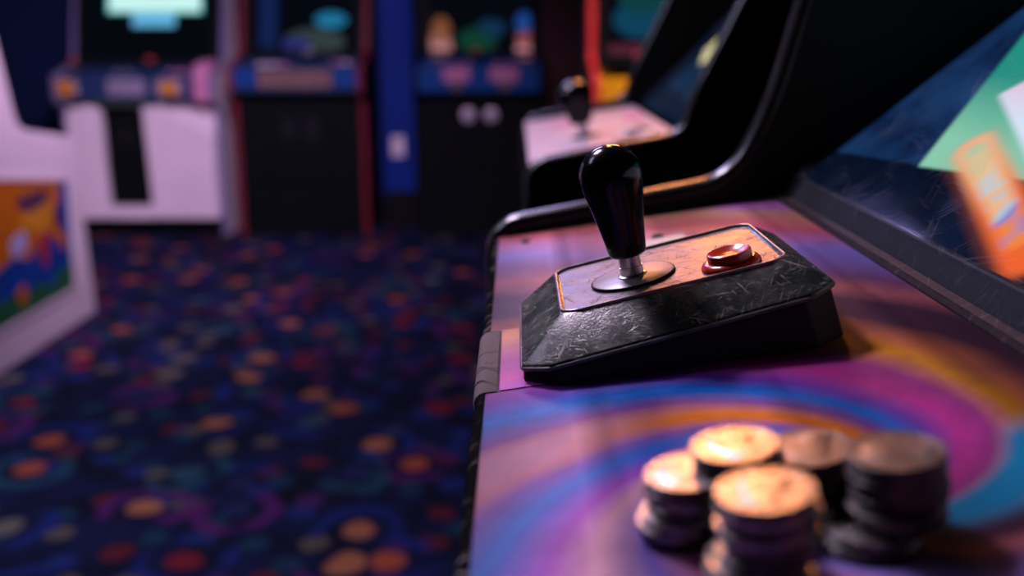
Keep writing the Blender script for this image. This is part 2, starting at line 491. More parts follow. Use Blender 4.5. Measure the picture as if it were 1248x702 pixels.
M = dict(
    swirl=swirl_material(), carpet=carpet_material(), housing=housing_material(), plate=plate_material(),
    glass=glass_material('screen_glass', 0.05), glass_far=glass_material('screen_glass_far', 0.03, 2.0),
    skirt=plain('black_rubber', (0.010, 0.010, 0.011), 0.55, spec=0.3, bump=0.2),
    edge_black=scuffed_black('worn_black_edge', (0.006, 0.006, 0.007), rough=0.55, scale=260.0, amount=0.6, spec=0.0),
    laminate=plain('black_laminate', (0.006, 0.008, 0.008), 0.6, spec=0.12),
    molding=plain('black_molding', (0.010, 0.010, 0.011), 0.25, var=0.2, spec=0.5),
    strip=scuffed_black('grey_strip', (0.014, 0.017, 0.022), (0.13, 0.13, 0.16), 0.42, 500.0, 0.3, 0.04),
    lip=scuffed_black('dark_lip', (0.022, 0.014, 0.017), (0.20, 0.13, 0.14), 0.36, 500.0, 0.35, 0.1),
    worn=scuffed_black('worn_pale_strip', (0.15, 0.125, 0.13), (0.02, 0.016, 0.02), 0.5, 260.0, 1.0, 0.0),
    ridge=plain('rubbed_edge', (0.30, 0.26, 0.24), 0.30, metal=0.5, var=0.35, scale=90.0),
    rim=plain('rubbed_housing_edge', (0.13, 0.13, 0.12), 0.32, var=0.4, scale=90.0),
    grip=plain('black_gloss_grip', (0.003, 0.004, 0.005), 0.16, var=0.2, scale=60, spec=0.22),
    chrome=plain('steel_shaft', (0.55, 0.56, 0.58), 0.24, metal=1.0, var=0.15, scale=80),
    washer=scuffed_black('dust_washer', (0.30, 0.23, 0.24), (0.12, 0.09, 0.09), 0.36, 500.0, 0.5, 0.45),
    washer_edge=plain('washer_edge', (0.008, 0.008, 0.008), 0.4),
    red=plain('red_button_plastic', (0.52, 0.035, 0.014), 0.24, var=0.15, scale=50, spec=0.6),
    coin_edge=plain('shaded_token_edge', (0.075, 0.07, 0.07), 0.42, metal=1.0, var=0.4, scale=300.0),  # shade on the token sides painted into the metal colour
    coin_side=plain('pale_token_edge', (0.20, 0.19, 0.19), 0.40, metal=1.0, var=0.3, scale=300.0),  # paler edge tone for some tokens
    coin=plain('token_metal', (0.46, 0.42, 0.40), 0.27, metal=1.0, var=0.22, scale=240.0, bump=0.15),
    coin_dull=plain('shaded_token', (0.20, 0.185, 0.18), 0.36, metal=1.0, var=0.3, scale=240.0, bump=0.15),  # darker metal paints the missing lamp reflection on the grey stacks
    bolt_black=plain('black_bolt', (0.02, 0.02, 0.022), 0.3, metal=0.6),
    bolt_pale=plain('pale_steel', (0.42, 0.46, 0.46), 0.5, metal=0.15),
    wall=plain('navy_wall', (0.004, 0.012, 0.048), 0.8, var=0.08, scale=4),
    pillar=plain('blue_paint', (0.006, 0.030, 0.24), 0.6, var=0.06, scale=6),
    ceiling=plain('dark_ceiling', (0.01, 0.01, 0.014), 0.9),
    base=plain('black_baseboard', (0.006, 0.006, 0.009), 0.6),
    brown=plain('brown_panelling', (0.050, 0.022, 0.026), 0.55, var=0.2, scale=5),
    white=plain('white_plastic', (0.78, 0.70, 0.76), 0.45, var=0.05, scale=6),
    cream=plain('pale_panel_laminate', (0.46, 0.37, 0.47), 0.38, var=0.08, scale=10),
    black=plain('black_board', (0.004, 0.006, 0.007), 0.6, spec=0.08),
    redtrim=plain('red_molding', (0.85, 0.05, 0.05), 0.35, var=0.1),
    maroon=plain('maroon_molding', (0.20, 0.022, 0.035), 0.4, var=0.1),
    lav=plain('lavender_edge', (0.16, 0.15, 0.30), 0.5, var=0.1),
    yellow=plain('yellow_panel', (0.90, 0.42, 0.01), 0.5, var=0.06),
    amber=plain('amber_button', (0.62, 0.26, 0.02), 0.4, var=0.06),
    navy=plain('navy_panel', (0.02, 0.045, 0.12), 0.45, var=0.1),
    blue=plain('blue_panel', (0.008, 0.06, 0.24), 0.45, var=0.1),
    pink=plain('pink_print', (0.55, 0.22, 0.38), 0.5, var=0.1),
    tan=plain('tan_print', (0.19, 0.12, 0.11), 0.5, var=0.1),
    grey=plain('grey_plate', (0.26, 0.24, 0.34), 0.5, var=0.1),
    green=plain('dark_green', (0.05, 0.09, 0.06), 0.5, var=0.1),
    redball=plain('red_ball', (0.40, 0.05, 0.05), 0.3, var=0.1),
    lamp_steel=plain('coin_return_steel', (0.62, 0.55, 0.66), 0.35, metal=0.2, var=0.1),
    art_orange=plain('orange_print', (0.50, 0.14, 0.010), 0.5, var=0.15, scale=12),
    art_yellow=plain('yellow_print', (0.60, 0.26, 0.02), 0.5, var=0.15, scale=12),
    art_blue=plain('blue_print', (0.008, 0.05, 0.28), 0.5, var=0.2, scale=12),
    art_dark=plain('dark_print', (0.06, 0.025, 0.09), 0.5, var=0.2, scale=12),
    art_green=plain('green_print', (0.02, 0.13, 0.05), 0.5, var=0.25, scale=12),
    art_red=plain('red_print', (0.36, 0.03, 0.05), 0.5, var=0.2, scale=12),
    art_pale=plain('pale_print', (0.38, 0.40, 0.66), 0.5, var=0.1, scale=12),
)

# ------------------------------------------------------------------ the setting
X0, X1, Y0, Y1, ZC = -4.2, 1.25, -1.6, 6.0, 2.75


def struct(name, mb, mat, parent=None, **kw):
    o = mb.build(name, mat, parent, **kw)
    o['kind'] = 'structure'
    return o


struct('floor', MB().box(X0, X1, Y0, Y1, -0.06, 0), M['carpet'])
struct('ceiling', MB().box(X0, X1, Y0, Y1, ZC, ZC + 0.06), M['ceiling'])
struct('wall_back', MB().box(X0, X1, Y1, Y1 + 0.1, 0, ZC), M['wall'])
struct('wall_left', MB().box(X0 - 0.1, X0, Y0, Y1, 0, ZC), M['wall'])
struct('wall_right', MB().box(X1, X1 + 0.1, Y0, Y1, 0, ZC), M['wall'])
struct('wall_front', MB().box(X0, X1, Y0 - 0.1, Y0, 0, ZC), M['wall'])
struct('baseboard_back', MB().box(X0, X1, Y1 - 0.02, Y1, 0, 0.12), M['base'])
struct('pillar', MB().box(-0.775, -0.595, 5.80, 6.0, 0.0, ZC), M['pillar'])
struct('trim_1', MB().box(-0.78, -0.59, 5.785, 5.80, 0.0, 0.21), M['base'])
struct('wall_partition', MB().box(0.13, 0.75, 5.60, 6.0, 0.0, ZC), M['brown'])

# ------------------------------------------------------------------ cabinets standing in the row (their fronts face -X)
ANG = radians(8.6474)
U = Vector((cos(ANG), 0, sin(ANG)))
N = Vector((-sin(ANG), 0, cos(ANG)))
ORG = Vector((-0.01342, 0.0, 0.95263))


def W(u, y, h=0.0):
    """panel frame of the near cabinet -> world"""
    return ORG + U * u + N * h + Vector((0, y, 0))


def ribbon_molding(path, y0, y1, bulge=0.0060):
    """rounded edge strip following an open XZ profile, on a board spanning y0..y1"""
    mb = MB()
    P = [Vector(p) for p in path]
    rings = []
    n = len(P)
    for i in range(n):
        t = (P[min(i + 1, n - 1)] - P[max(i - 1, 0)]).normalized()
        nn = Vector((-t.y, t.x))
        ring = []
        for k in range(7):
            a = pi * k / 6
            y = y0 + (y1 - y0) * (0.5 - 0.5 * cos(a))
            o = P[i] + nn * (bulge * sin(a) if 0 < k < 6 else 0.0)
            ring.append((o.x, y, o.y))
        o = P[i] - nn * 0.003
        ring.append((o.x, y1, o.y)); ring.append((o.x, y0, o.y))
        rings.append(ring)
    mb.loops(rings)
    return mb


def side_board(path, y0, y1):
    mb = MB()
    mb.prism(path, lambda a, b, t: (a, t, b), y0, y1)
    return mb


def row_profile(dx, dz, top=((0.1867, 1.0495), (0.2049, 1.1235), (0.300, 1.52))):
    raw = [(0.075, 0.0), (0.075, 0.79), (-0.0175, 0.845), (-0.0175, 0.9598), (0.1600, 0.9935), top[0], top[1], top[2],
           (0.10, 1.60), (0.10, 1.84), (0.86, 1.84), (0.86, 0.0)]
    raw = [(a + dx, b + dz if 0.01 < b else b) for a, b in raw]
    rad = [0, 0.03, 0.03, 0.022, 0.030, 0.05, 0.05, 0.04, 0.02, 0.02, 0.02, 0]
    return rounded(raw, rad, 6)


def flat_piece(mb, poly, P0, S, Nn, off, th=0.0006):
    """flat shape on a sloping plane: poly in (s along the slope, y)"""
    return mb.prism(poly, lambda a, b, t: tuple(P0 + S * a + Vector((0, b, 0)) + Nn * t), off, off + th)


def blob(cx, cy, rx, ry, n=16, rot=0.0):
    return [(cx + rx * cos(2 * pi * k / n) * cos(rot) - ry * sin(2 * pi * k / n) * sin(rot),
             cy + rx * cos(2 * pi * k / n) * sin(rot) + ry * sin(2 * pi * k / n) * cos(rot)) for k in range(n)]


def row_cabinet_shell(root, dx, dz, yn, yf, path, th=0.020):
    """side boards with edge strips, front boards, back, marquee; yn..yf is the clear width inside"""
    for y0, y1 in ((yf, yf + th), (yn - th, yn)):
        sb = side_board(path, y0, y1).build('side_panel', M['laminate'], root)
        ribbon_molding(path[:-1], y0 - 0.0004, y1 + 0.0004).build('edge_molding', M['molding'], sb, smooth=50)
    MB().box(dx + 0.085, dx + 0.105, yn, yf, 0.0, 0.80).build('front_panel', M['laminate'], root)
    MB().box(dx + 0.835, dx + 0.855, yn, yf, 0.02, 1.82).build('back_panel', M['laminate'], root)
    MB().box(dx + 0.10, dx + 0.84, yn, yf, 0.02, 0.04).build('bottom_board', M['laminate'], root)
    MB().box(dx + 0.105, dx + 0.845, yn, yf, 1.80 + dz, 1.82 + dz).build('top_board', M['laminate'], root)
    MB().box(dx + 0.112, dx + 0.122, yn, yf, 1.62 + dz, 1.80 + dz).build('marquee', M['navy'], root)
    d = MB().box(dx + 0.079, dx + 0.085, yn + 0.12, yf - 0.12, 0.22, 0.62).build('coin_door', M['black'], root, bevel=0.002)
    for k in (-1, 1):
        MB().box(dx + 0.075, dx + 0.079, (yn + yf) / 2 + k * 0.07 - 0.03, (yn + yf) / 2 + k * 0.07 + 0.03, 0.45, 0.54).build('coin_slot', M['strip'], d, bevel=0.002)


# ---- the near cabinet
YN, YF = 0.130, 0.732
root = empty('arcade_cabinet', (0, 0, 0))
tag(root, 'close black arcade cabinet with swirling blue, purple and orange control panel and screen with glowing reflections', 'arcade cabinet')
path = row_profile(0, 0)
row_cabinet_shell(root, 0, 0, YN, YF, path)

# control panel: swirl art on top, folded black front edge
mb = MB()
nu, ny = 12, 24
top = [[tuple(W(0.000 + 0.2045 * i / nu, YN + (YF - YN) * j / ny, 0)) for i in range(nu + 1)] for j in range(ny + 1)]
fs = []
k = nu + 1
for j in range(ny):
    for i in range(nu):
        fs.append((j * k + i, j * k + i + 1, (j + 1) * k + i + 1, (j + 1) * k + i))
mb.add([p for r_ in top for p in r_], fs)
mb.loops([[tuple(W(0, y, 0)), tuple(W(0.2045, y, 0)), tuple(W(0.2045, y, -0.016)), tuple(W(0, y, -0.016))] for y in (YN, YF)])
mb.f = [f for f in mb.f]
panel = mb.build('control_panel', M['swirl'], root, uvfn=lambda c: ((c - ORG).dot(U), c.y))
# worn black edge roll along the player's side
rings = []
for y in [YN + (YF - YN) * j / 24 for j in range(25)]:
    ring = [W(0.0001, y, 0.0003)]
    for q in range(7):
        a = pi / 2 + (pi / 2) * q / 6
        ring.append(W(0.0002 + 0.0052 * cos(a), y, -0.0049 + 0.0052 * sin(a)))
    ring += [W(-0.005, y, -0.085), W(0.0001, y, -0.085)]
    rings.append([tuple(p) for p in ring])
MB().loops(rings).build('front_edge', M['edge_black'], panel, smooth=40)
# pale worn strip clipped over the edge, and the patch beside it
rings = []
for y in (0.397, 0.400, 0.43, 0.46, 0.484, 0.486):
    e = 0.0004 if y in (0.397, 0.486) else 0.0010
    ring = [W(0.0058, y, 0.0002), W(0.0050, y, e), W(0.0008, y, e + 0.0002)]
    for q in range(5):
        a = pi / 2 + (pi / 2) * q / 4
        ring.append(W(0.0002 + (0.0052 + e) * cos(a), y, -0.0049 + (0.0052 + e) * sin(a)))
    ring += [W(-0.0053 - e * 0.5, y, -0.022), W(0.0, y, -0.022), W(0.0, y, 0.0)]
    rings.append([tuple(p) for p in ring])
MB().loops(rings).build('edge_strip', M['worn'], panel, smooth=40)
patch = MB().loops([[tuple(W(a, b, h)) for a, b in ((0.0064, 0.3975), (0.060, 0.3975), (0.060, 0.486), (0.0064, 0.486))] for h in (-0.001, 0.0005)])
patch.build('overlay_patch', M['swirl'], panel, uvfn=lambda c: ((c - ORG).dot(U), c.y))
# fasteners on the panel behind the joystick
RP = Matrix((U, Vector((0, 1, 0)), N)).transposed()


def bolt(u, y, r, h, mat, name='bolt'):
    MB().lathe([(r, -0.001), (r, h * 0.35), (r * 0.86, h * 0.75), (r * 0.5, h), (0, h * 1.02)], 16, W(u, y), RP).build(name, mat, panel, smooth=50)


bolt(0.071, 0.585, 0.0036, 0.0040, M['bolt_black'])
bolt(0.108, 0.648, 0.0040, 0.0034, M['bolt_black'])
bolt(0.020, 0.700, 0.0030, 0.0022, M['bolt_black'])
clip = MB()
for (a0, a1, h0, h1) in ((0.090, 0.1225, 0.0036, 0.0056), (0.0905, 0.0945, 0.0, 0.0036), (0.118, 0.1222, 0.0, 0.0036)):
    clip.loops([[tuple(W(a, b, h)) for a, b in ((a0, 0.600), (a1, 0.606), (a1, 0.628), (a0, 0.622))] for h in (h0, h1)])
clip.build('latch_plate', M['bolt_pale'], panel, bevel=0.0008)

# lip, raised strip and screen
MB().loops([[tuple(W(a, y, h)) for a, h in ((0.2045, -0.012), (0.2045, 0.0012), (0.2058, 0.0030), (0.2072, 0.0030), (0.2078, 0.0016), (0.2122, 0.0032), (0.2122, -0.012))]
            for y in (YN, YF)]).build('panel_lip', M['lip'], root)
MB().loops([[tuple(W(a, y, h)) for a, h in ((0.2120, -0.010), (0.2120, 0.0030), (0.2132, 0.0046), (0.2205, 0.0140), (0.2220, 0.0150), (0.2245, 0.0146), (0.226, -0.010))]
            for y in (YN, YF)]).build('glass_retainer', M['strip'], root, bevel=0.0006)
SP0 = Vector((0.199, 0, 0.999))
SD = Vector((0.3518 - 0.199, 0, 1.1235 - 0.999)).normalized()
SN = Vector((-SD.z, 0, SD.x))
SL = 0.40


def plane_board(s0, s1, y0, y1, off, th):
    mb = MB()
    return flat_piece(mb, [(s0, y0), (s1, y0), (s1, y1), (s0, y1)], SP0, SD, SN, off, th)


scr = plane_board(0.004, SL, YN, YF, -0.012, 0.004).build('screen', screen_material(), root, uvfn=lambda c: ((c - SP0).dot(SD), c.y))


def pic(poly, col, st, lvl, name='picture_or_glint', parent=None, P0=SP0, S=SD, Nn=SN, base=-0.008):
    return flat_piece(MB(), poly, P0, S, Nn, base + 0.0003 * (lvl - 1), 0.0003).build(name, glow('lit_' + name, col, st), parent or scr)



plane_board(0.002, SL, YN, YF, 0.0, 0.003).build('screen_glass', M['glass'], root)
MB().loops([[tuple(SP0 + SD * a + SN * b + Vector((0, y, 0))) for a, b in ((SL - 0.02, -0.02), (SL + 0.015, -0.02), (SL + 0.015, 0.02), (SL - 0.02, 0.02))] for y in (YN, YF)]).build('bezel', M['laminate'], root)
MB().box(0.36, 0.835, YN, YF, 1.275, 1.29).build('speaker_board', M['laminate'], root)

# ---- the joystick unit standing on the panel
JU, JY = 0.087, 0.450
jr = empty('joystick_unit', W(JU, JY, 0), (0, -ANG, 0))
tag(jr, 'sloped dark scratched joystick box with black bat grip and red button on the swirl panel', 'joystick controller')
hr = lambda u: 0.0072 + 0.132 * (u - 0.032)
hp = lambda u: 0.0250 + 0.105 * (u - 0.038)


def L(u, y, h):
    return (u - JU, y - JY, h)


def octo(u0, u1, y0, y1, cu, cy):
    return [(u0 + cu, y0), (u1 - cu, y0), (u1, y0 + cy), (u1, y1 - cy), (u1 - cu, y1), (u0 + cu, y1), (u0, y1 - cy), (u0, y0 + cy)]


def ring(o, hf, dh=0.0):
    return [L(u, y, hf(u) + dh) for u, y in o]


BASE = octo(0.0180, 0.1505, 0.3955, 0.5150, 0.0135, 0.0105)
RIM = octo(0.0168, 0.1518, 0.3945, 0.5165, 0.0125, 0.0100)
MB().loops([[L(u, y, 0.0006) for u, y in octo(0.0165, 0.1540, 0.3940, 0.5160, 0.0137, 0.0106)], ring(BASE, hr, -0.0004)]).build('skirt', M['skirt'], jr, bevel=0.001)
PL = octo(0.0372, 0.1360, 0.4140, 0.4950, 0.0055, 0.0050)
PLi = octo(0.0388, 0.1344, 0.4155, 0.4935, 0.0045, 0.0045)
PLo = octo(0.0360, 0.1372, 0.4128, 0.4962, 0.0045, 0.0045)
hous = MB().loops([ring(RIM, hr, -0.0006), ring(RIM, hr, 0.0022), ring(PLo, hp, -0.0005), ring(PL, hp, 0.0000), ring(PLi, hp, -0.0010)], cap0=True, cap1=True)
housing = hous.build('housing', M['housing'], jr, bevel=0.0009, seg=3, smooth=35, uvfn=lambda c: (c.x, c.y + c.z))
MB().loops([ring(PLi, hp, -0.0012), ring(octo(0.0390, 0.1342, 0.4157, 0.4933, 0.0045, 0.0045), hp, -0.0006)]).build('top_plate', M['plate'], jr)


def round_ring(pts3, k=3, r=0.22):
    """closed 3D polygon with softened corners"""
    out = []
    n = len(pts3)
    for i in range(n):
        p0, p, p1 = Vector(pts3[i - 1]), Vector(pts3[i]), Vector(pts3[(i + 1) % n])
        rr = 0.0030
        a = p + (p0 - p).normalized() * min(rr, (p0 - p).length * 0.45)
        b = p + (p1 - p).normalized() * min(rr, (p1 - p).length * 0.45)
        for q in range(k + 1):
            t_ = q / k
            out.append(tuple(a * (1 - t_) ** 2 + p * 2 * t_ * (1 - t_) + b * t_ * t_))
    return out


MB().tube(round_ring(ring(PL, hp, 0.0000)), 0.00085, 8, True).build('plate_rim', M['ridge'], housing, smooth=60)
MB().tube(round_ring(ring(RIM, hr, 0.0008)), 0.0009, 8, True).build('housing_rim', M['rim'], housing, smooth=60)

# tilt of the top plate in the unit's frame
PA = math.atan(0.105)
RA = Matrix.Rotation(-PA, 3, 'Y')
SU, SY = 0.0722, 0.4465
sc0 = Vector(L(SU, SY, hp(SU) - 0.0006))
MB().lathe([(0.0190, 0), (0.0190, 0.0012), (0.0186, 0.0015), (0, 0.0016)], 48, sc0, RA).build('dust_washer', M['washer'], jr, smooth=40)
dw = MB()
rr = []
for kx in range(48):
    a = 2 * pi * kx / 48
    rr.append(tuple(RA @ Vector((0.0192 * cos(a), 0.0192 * sin(a), 0.0009)) + sc0))
dw.tube(rr, 0.0006, 8, True).build('washer_rim', M['washer_edge'], jr, smooth=60)
# the stick itself is square to the panel
st = Vector((sc0.x, sc0.y, sc0.z))
RS = Matrix.Rotation(radians(-5.2), 3, 'Y')
MB().lathe([(0.0054, 0.001), (0.0054, 0.006), (0.0050, 0.0061), (0.0050, 0.018)], 24, st, RS).build('shaft', M['chrome'], jr, smooth=40)
MB().lathe([(0.0068, 0.0012), (0.0068, 0.0020), (0.0058, 0.0024), (0.0054, 0.0025)], 24, st, RS).build('shaft_collar', M['chrome'], jr, smooth=40)


def grip_profile(z0, ln=0.0500):
    pr = [(0.0, 0.0), (0.0070, 0.0), (0.0081, 0.0006), (0.0087, 0.0018), (0.0096, 0.0085), (0.0107, 0.0160), (0.0119, 0.0230), (0.0131, 0.0290), (0.0140, 0.0340), (0.01435, 0.0375)]
    zc = 0.0375
    top = ln - zc
    for kx in range(1, 13):
        a = (pi / 2) * kx / 12
        pr.append((0.01435 * cos(a), zc + top * sin(a)))
    return [(r, z0 + z) for r, z in pr]


MB().lathe(grip_profile(0.0112, 0.0515), 48, st, RS).build('grip', M['grip'], jr, smooth=50)
# red button: flanged collar and dished plunger
bc = Vector(L(0.1140, 0.4275, hp(0.1140) - 0.0006))
bt = MB().lathe([(0.0132, 0), (0.0132, 0.0010), (0.0124, 0.0022), (0.0108, 0.0030), (0.0104, 0.0030)], 48, bc, RA).build('button', M['red'], jr, smooth=45)
MB().lathe([(0.0098, 0.002), (0.0098, 0.0056), (0.0095, 0.0064), (0.0088, 0.0067), (0.0080, 0.0063), (0.0060, 0.0053), (0.0035, 0.0048), (0, 0.0047)], 48, bc, RA).build('button_plunger', M['red'], bt, smooth=45)

# ---- tokens
CR, CT = 0.01275, 0.00254


def coin_mesh():
    mb = MB()
    seg = 96
    prof = [(0.0, 0.00025), (CR * 0.88, 0.00025), (CR * 0.90, 0.0), (CR * 0.975, 0.0), (CR, 0.00022), (CR, CT - 0.00022), (CR * 0.975, CT), (CR * 0.90, CT), (CR * 0.88, CT - 0.00025), (0, CT - 0.00025)]
    rings = []
    for i, (r, h) in enumerate(prof):
        rr_ = []
        for k_ in range(seg):
            q = r * (0.988 if (i in (4, 5) and k_ % 2) else 1.0)
            q = max(q, 1e-5)
            rr_.append((q * cos(2 * pi * k_ / seg), q * sin(2 * pi * k_ / seg), h))
        rings.append(rr_)
    return mb.loops(rings)


def relief_mesh():
    prof = [(-0.006, -0.0085), (0.005, -0.0085), (0.0035, -0.0045), (0.0030, -0.0025), (0.0052, -0.0020), (0.0058, -0.0005), (0.0056, 0.0010), (0.0072, 0.0018), (0.0058, 0.0048),
            (0.0045, 0.0074), (0.0010, 0.0090), (-0.0035, 0.0082), (-0.0062, 0.0050), (-0.0066, 0.0010), (-0.0050, -0.0030), (-0.0046, -0.0055)]
    mb = MB()
    c = (-0.0005, 0.001)
    z0 = CT - 0.00028
    rings = [[(x, y, z0) for x, y in prof]]
    for s_, dz in ((0.93, 0.00016), (0.75, 0.00022), (0.4, 0.00026)):
        rings.append([(c[0] + (x - c[0]) * s_, c[1] + (y - c[1]) * s_, z0 + dz) for x, y in prof])
    mb.loops(rings, cap0=False)
    return mb


coin0 = coin_mesh().build('token', M['coin'], smooth=35)
coin0.data.materials.append(M['coin_edge'])
for p_ in coin0.data.polygons:
    if abs(p_.normal.z) < 0.5: p_.material_index = 1
rel0 = relief_mesh().build('portrait_relief', M['coin'], coin0, smooth=60)
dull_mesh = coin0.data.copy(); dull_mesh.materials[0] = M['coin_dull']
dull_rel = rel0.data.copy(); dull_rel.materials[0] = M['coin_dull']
ORD = ['top', 'second', 'third', 'fourth', 'fifth', 'sixth', 'seventh', 'eighth', 'ninth', 'tenth']
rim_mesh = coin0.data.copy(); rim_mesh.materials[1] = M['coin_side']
ROT = Matrix.Rotation(-ANG, 4, 'Y')
first = [True]


def place_token(u, y, h, top, dull, label, group, rim=False):
    if first[0]:
        c = coin0; first[0] = False
        rl = rel0
    else:
        c = coin0.copy(); COL.objects.link(c)
        rl = None
        if top:
            rl = rel0.copy(); COL.objects.link(rl); rl.parent = c
    if rim: c.data = rim_mesh
    if dull:
        c.data = dull_mesh
        if rl: rl.data = dull_rel
    c.matrix_world = Matrix.Translation(W(u, y, h)) @ ROT @ Matrix.Rotation(random.uniform(0, 6.28), 4, 'Z')
    tag(c, label, 'coin', group)


STACKS = [
    ('in the bright stack at the outer edge of the pile', 'tokens of the stack by the outer edge', 0.0655, 0.2615, 0, 7, False, {6: (0, 0), 5: (-.0006, .0), 4: (.0008, .0006), 3: (-.0002, 0), 2: (-.0022, -.0010), 1: (-.0038, -.0012), 0: (-.0030, 0)}),
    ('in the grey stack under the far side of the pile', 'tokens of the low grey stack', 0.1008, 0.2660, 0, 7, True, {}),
    ('of the pale pair bridging two stacks, highest toward the joystick', 'pale tokens bridging two stacks', 0.0797, 0.2640, 7, 2, False, {1: (0, 0), 0: (.0008, .0008)}),
    ('in the tall warm-lit stack standing foremost in the pile', 'tokens of the foremost stack', 0.0803, 0.2295, 0, 10, False, {9: (0, 0), 8: (-.0004, -.0004), 7: (.0010, .0004), 6: (-.0010, -.0006), 5: (.0005, 0), 4: (.0008, .0006), 3: (-.0012, 0), 2: (-.0040, .0002), 1: (-.0046, .0010), 0: (-.0020, 0)}),
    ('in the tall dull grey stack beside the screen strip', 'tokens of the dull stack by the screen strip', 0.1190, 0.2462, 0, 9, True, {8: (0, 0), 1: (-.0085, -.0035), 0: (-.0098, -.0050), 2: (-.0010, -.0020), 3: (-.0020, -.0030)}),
]
for txt, grp, u0, y0, lv, cnt, dull, offs in STACKS:
    for i in range(cnt):
        du, dy = offs.get(i, (random.uniform(-.0006, .0006), random.uniform(-.0006, .0006)))
        kk = cnt - 1 - i
        nm = ORD[kk] if kk == 0 else ORD[kk] + '-from-top'
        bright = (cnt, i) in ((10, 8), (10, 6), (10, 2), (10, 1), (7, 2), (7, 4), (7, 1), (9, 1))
        if cnt == 2: nm = ('top', 'lower')[kk]
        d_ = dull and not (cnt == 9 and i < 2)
        place_token(u0 + du, y0 + dy, (lv + i) * CT + 0.00002, i == cnt - 1 or (i < 4 and abs(du) > .002), d_, 'silver token, %s %s' % (nm, txt), grp, bright and (lv, u0) != (0, 0.1008))

# ---- the second cabinet of the row
DX, DZ = 0.0320, -0.006
n2 = empty('arcade_cabinet', (0, 0, 0))
tag(n2, 'black arcade cabinet with pale pinkish control panel just beyond the joystick', 'arcade cabinet')
YN2, YF2 = 1.168, 1.780
p2 = row_profile(DX, DZ, ((0.1720, 1.0400), (0.2217, 1.1429), (0.360, 1.46)))
row_cabinet_shell(n2, DX, DZ, YN2, YF2, p2)
V2 = Vector((DX, 0, DZ))


def W2(u, y, h=0.0):
    return W(u, y, h) + V2


cp2 = MB().loops([[tuple(W2(a, y, h)) for a, h in ((-0.004, -0.07), (-0.004, 0.004), (0.190, 0.004), (0.190, -0.02))] for y in (YN2, YF2)]).build('control_panel', M['cream'], n2, bevel=0.003)
for (uu, yy, rx, ry, m_) in ((0.150, 1.40, 0.022, 0.045, 'tan'), (0.060, 1.62, 0.03, 0.04, 'pink'), (0.165, 1.58, 0.016, 0.06, 'pink'), (0.125, 1.29, 0.018, 0.03, 'tan')):
    MB().prism(blob(uu, yy, rx, ry, 20), lambda a, b, t: tuple(W2(a, b, t)), 0.0035, 0.0045).build('panel_print', M[m_], cp2)
for uu, yy in ((0.135, 1.33), (0.150, 1.25)):
    b_ = MB().lathe([(0.015, 0.003), (0.015, 0.007), (0.012, 0.008), (0.011, 0.0135), (0, 0.014)], 24, W2(uu, yy), RP).build('button', M['white'], n2, smooth=45)
js = MB().lathe([(0.020, 0.003), (0.020, 0.006), (0, 0.0065)], 24, W2(0.078, 1.395), RP).build('joystick', M['washer_edge'], n2, smooth=45)
MB().lathe([(0.0065, 0.004), (0.0065, 0.028)], 12, W2(0.078, 1.395), RP @ Matrix.Rotation(radians(-6), 3, 'Y')).build('shaft', M['chrome'], js, smooth=45)
MB().lathe([(r * 1.75, z * 1.06) for r, z in grip_profile(0.022, 0.056)], 24, W2(0.078, 1.395), RP @ Matrix.Rotation(radians(-6), 3, 'Y')).build('grip', M['grip'], js, smooth=50)
Q0 = Vector((0.215, 0, 0.985))
QD = Vector((0.78, 0, 0.80)).normalized()
QN = Vector((-QD.z, 0, QD.x))
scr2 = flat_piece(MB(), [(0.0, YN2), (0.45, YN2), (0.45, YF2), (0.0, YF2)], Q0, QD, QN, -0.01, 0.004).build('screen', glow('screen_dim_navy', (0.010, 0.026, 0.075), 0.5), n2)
pic([(0.100, 1.62), (0.125, 1.56), (0.155, 1.60), (0.160, 1.68), (0.130, 1.69)], (0.85, 0.75, 0.35), 1.2, 1, 'picture_or_glint', scr2, Q0, QD, QN, -0.006)  # yellow reflection in the glass, painted as a glowing shape
pic(blob(0.130, 1.62, 0.020, 0.055, 10), (0.95, 0.85, 0.45), 1.0, 2, 'picture_or_glint', scr2, Q0, QD, QN, -0.006)  # brighter core of the painted reflection
pic([(0.03, 1.2), (0.30, 1.2), (0.30, 1.36), (0.05, 1.72)], (0.015, 0.06, 0.16), 0.5, 1, 'picture_or_glint', scr2, Q0, QD, QN, -0.006)
flat_piece(MB(), [(0.0, YN2), (0.45, YN2), (0.45, YF2), (0.0, YF2)], Q0, QD, QN, 0.0, 0.003).build('screen_glass', M['glass_far'], n2)


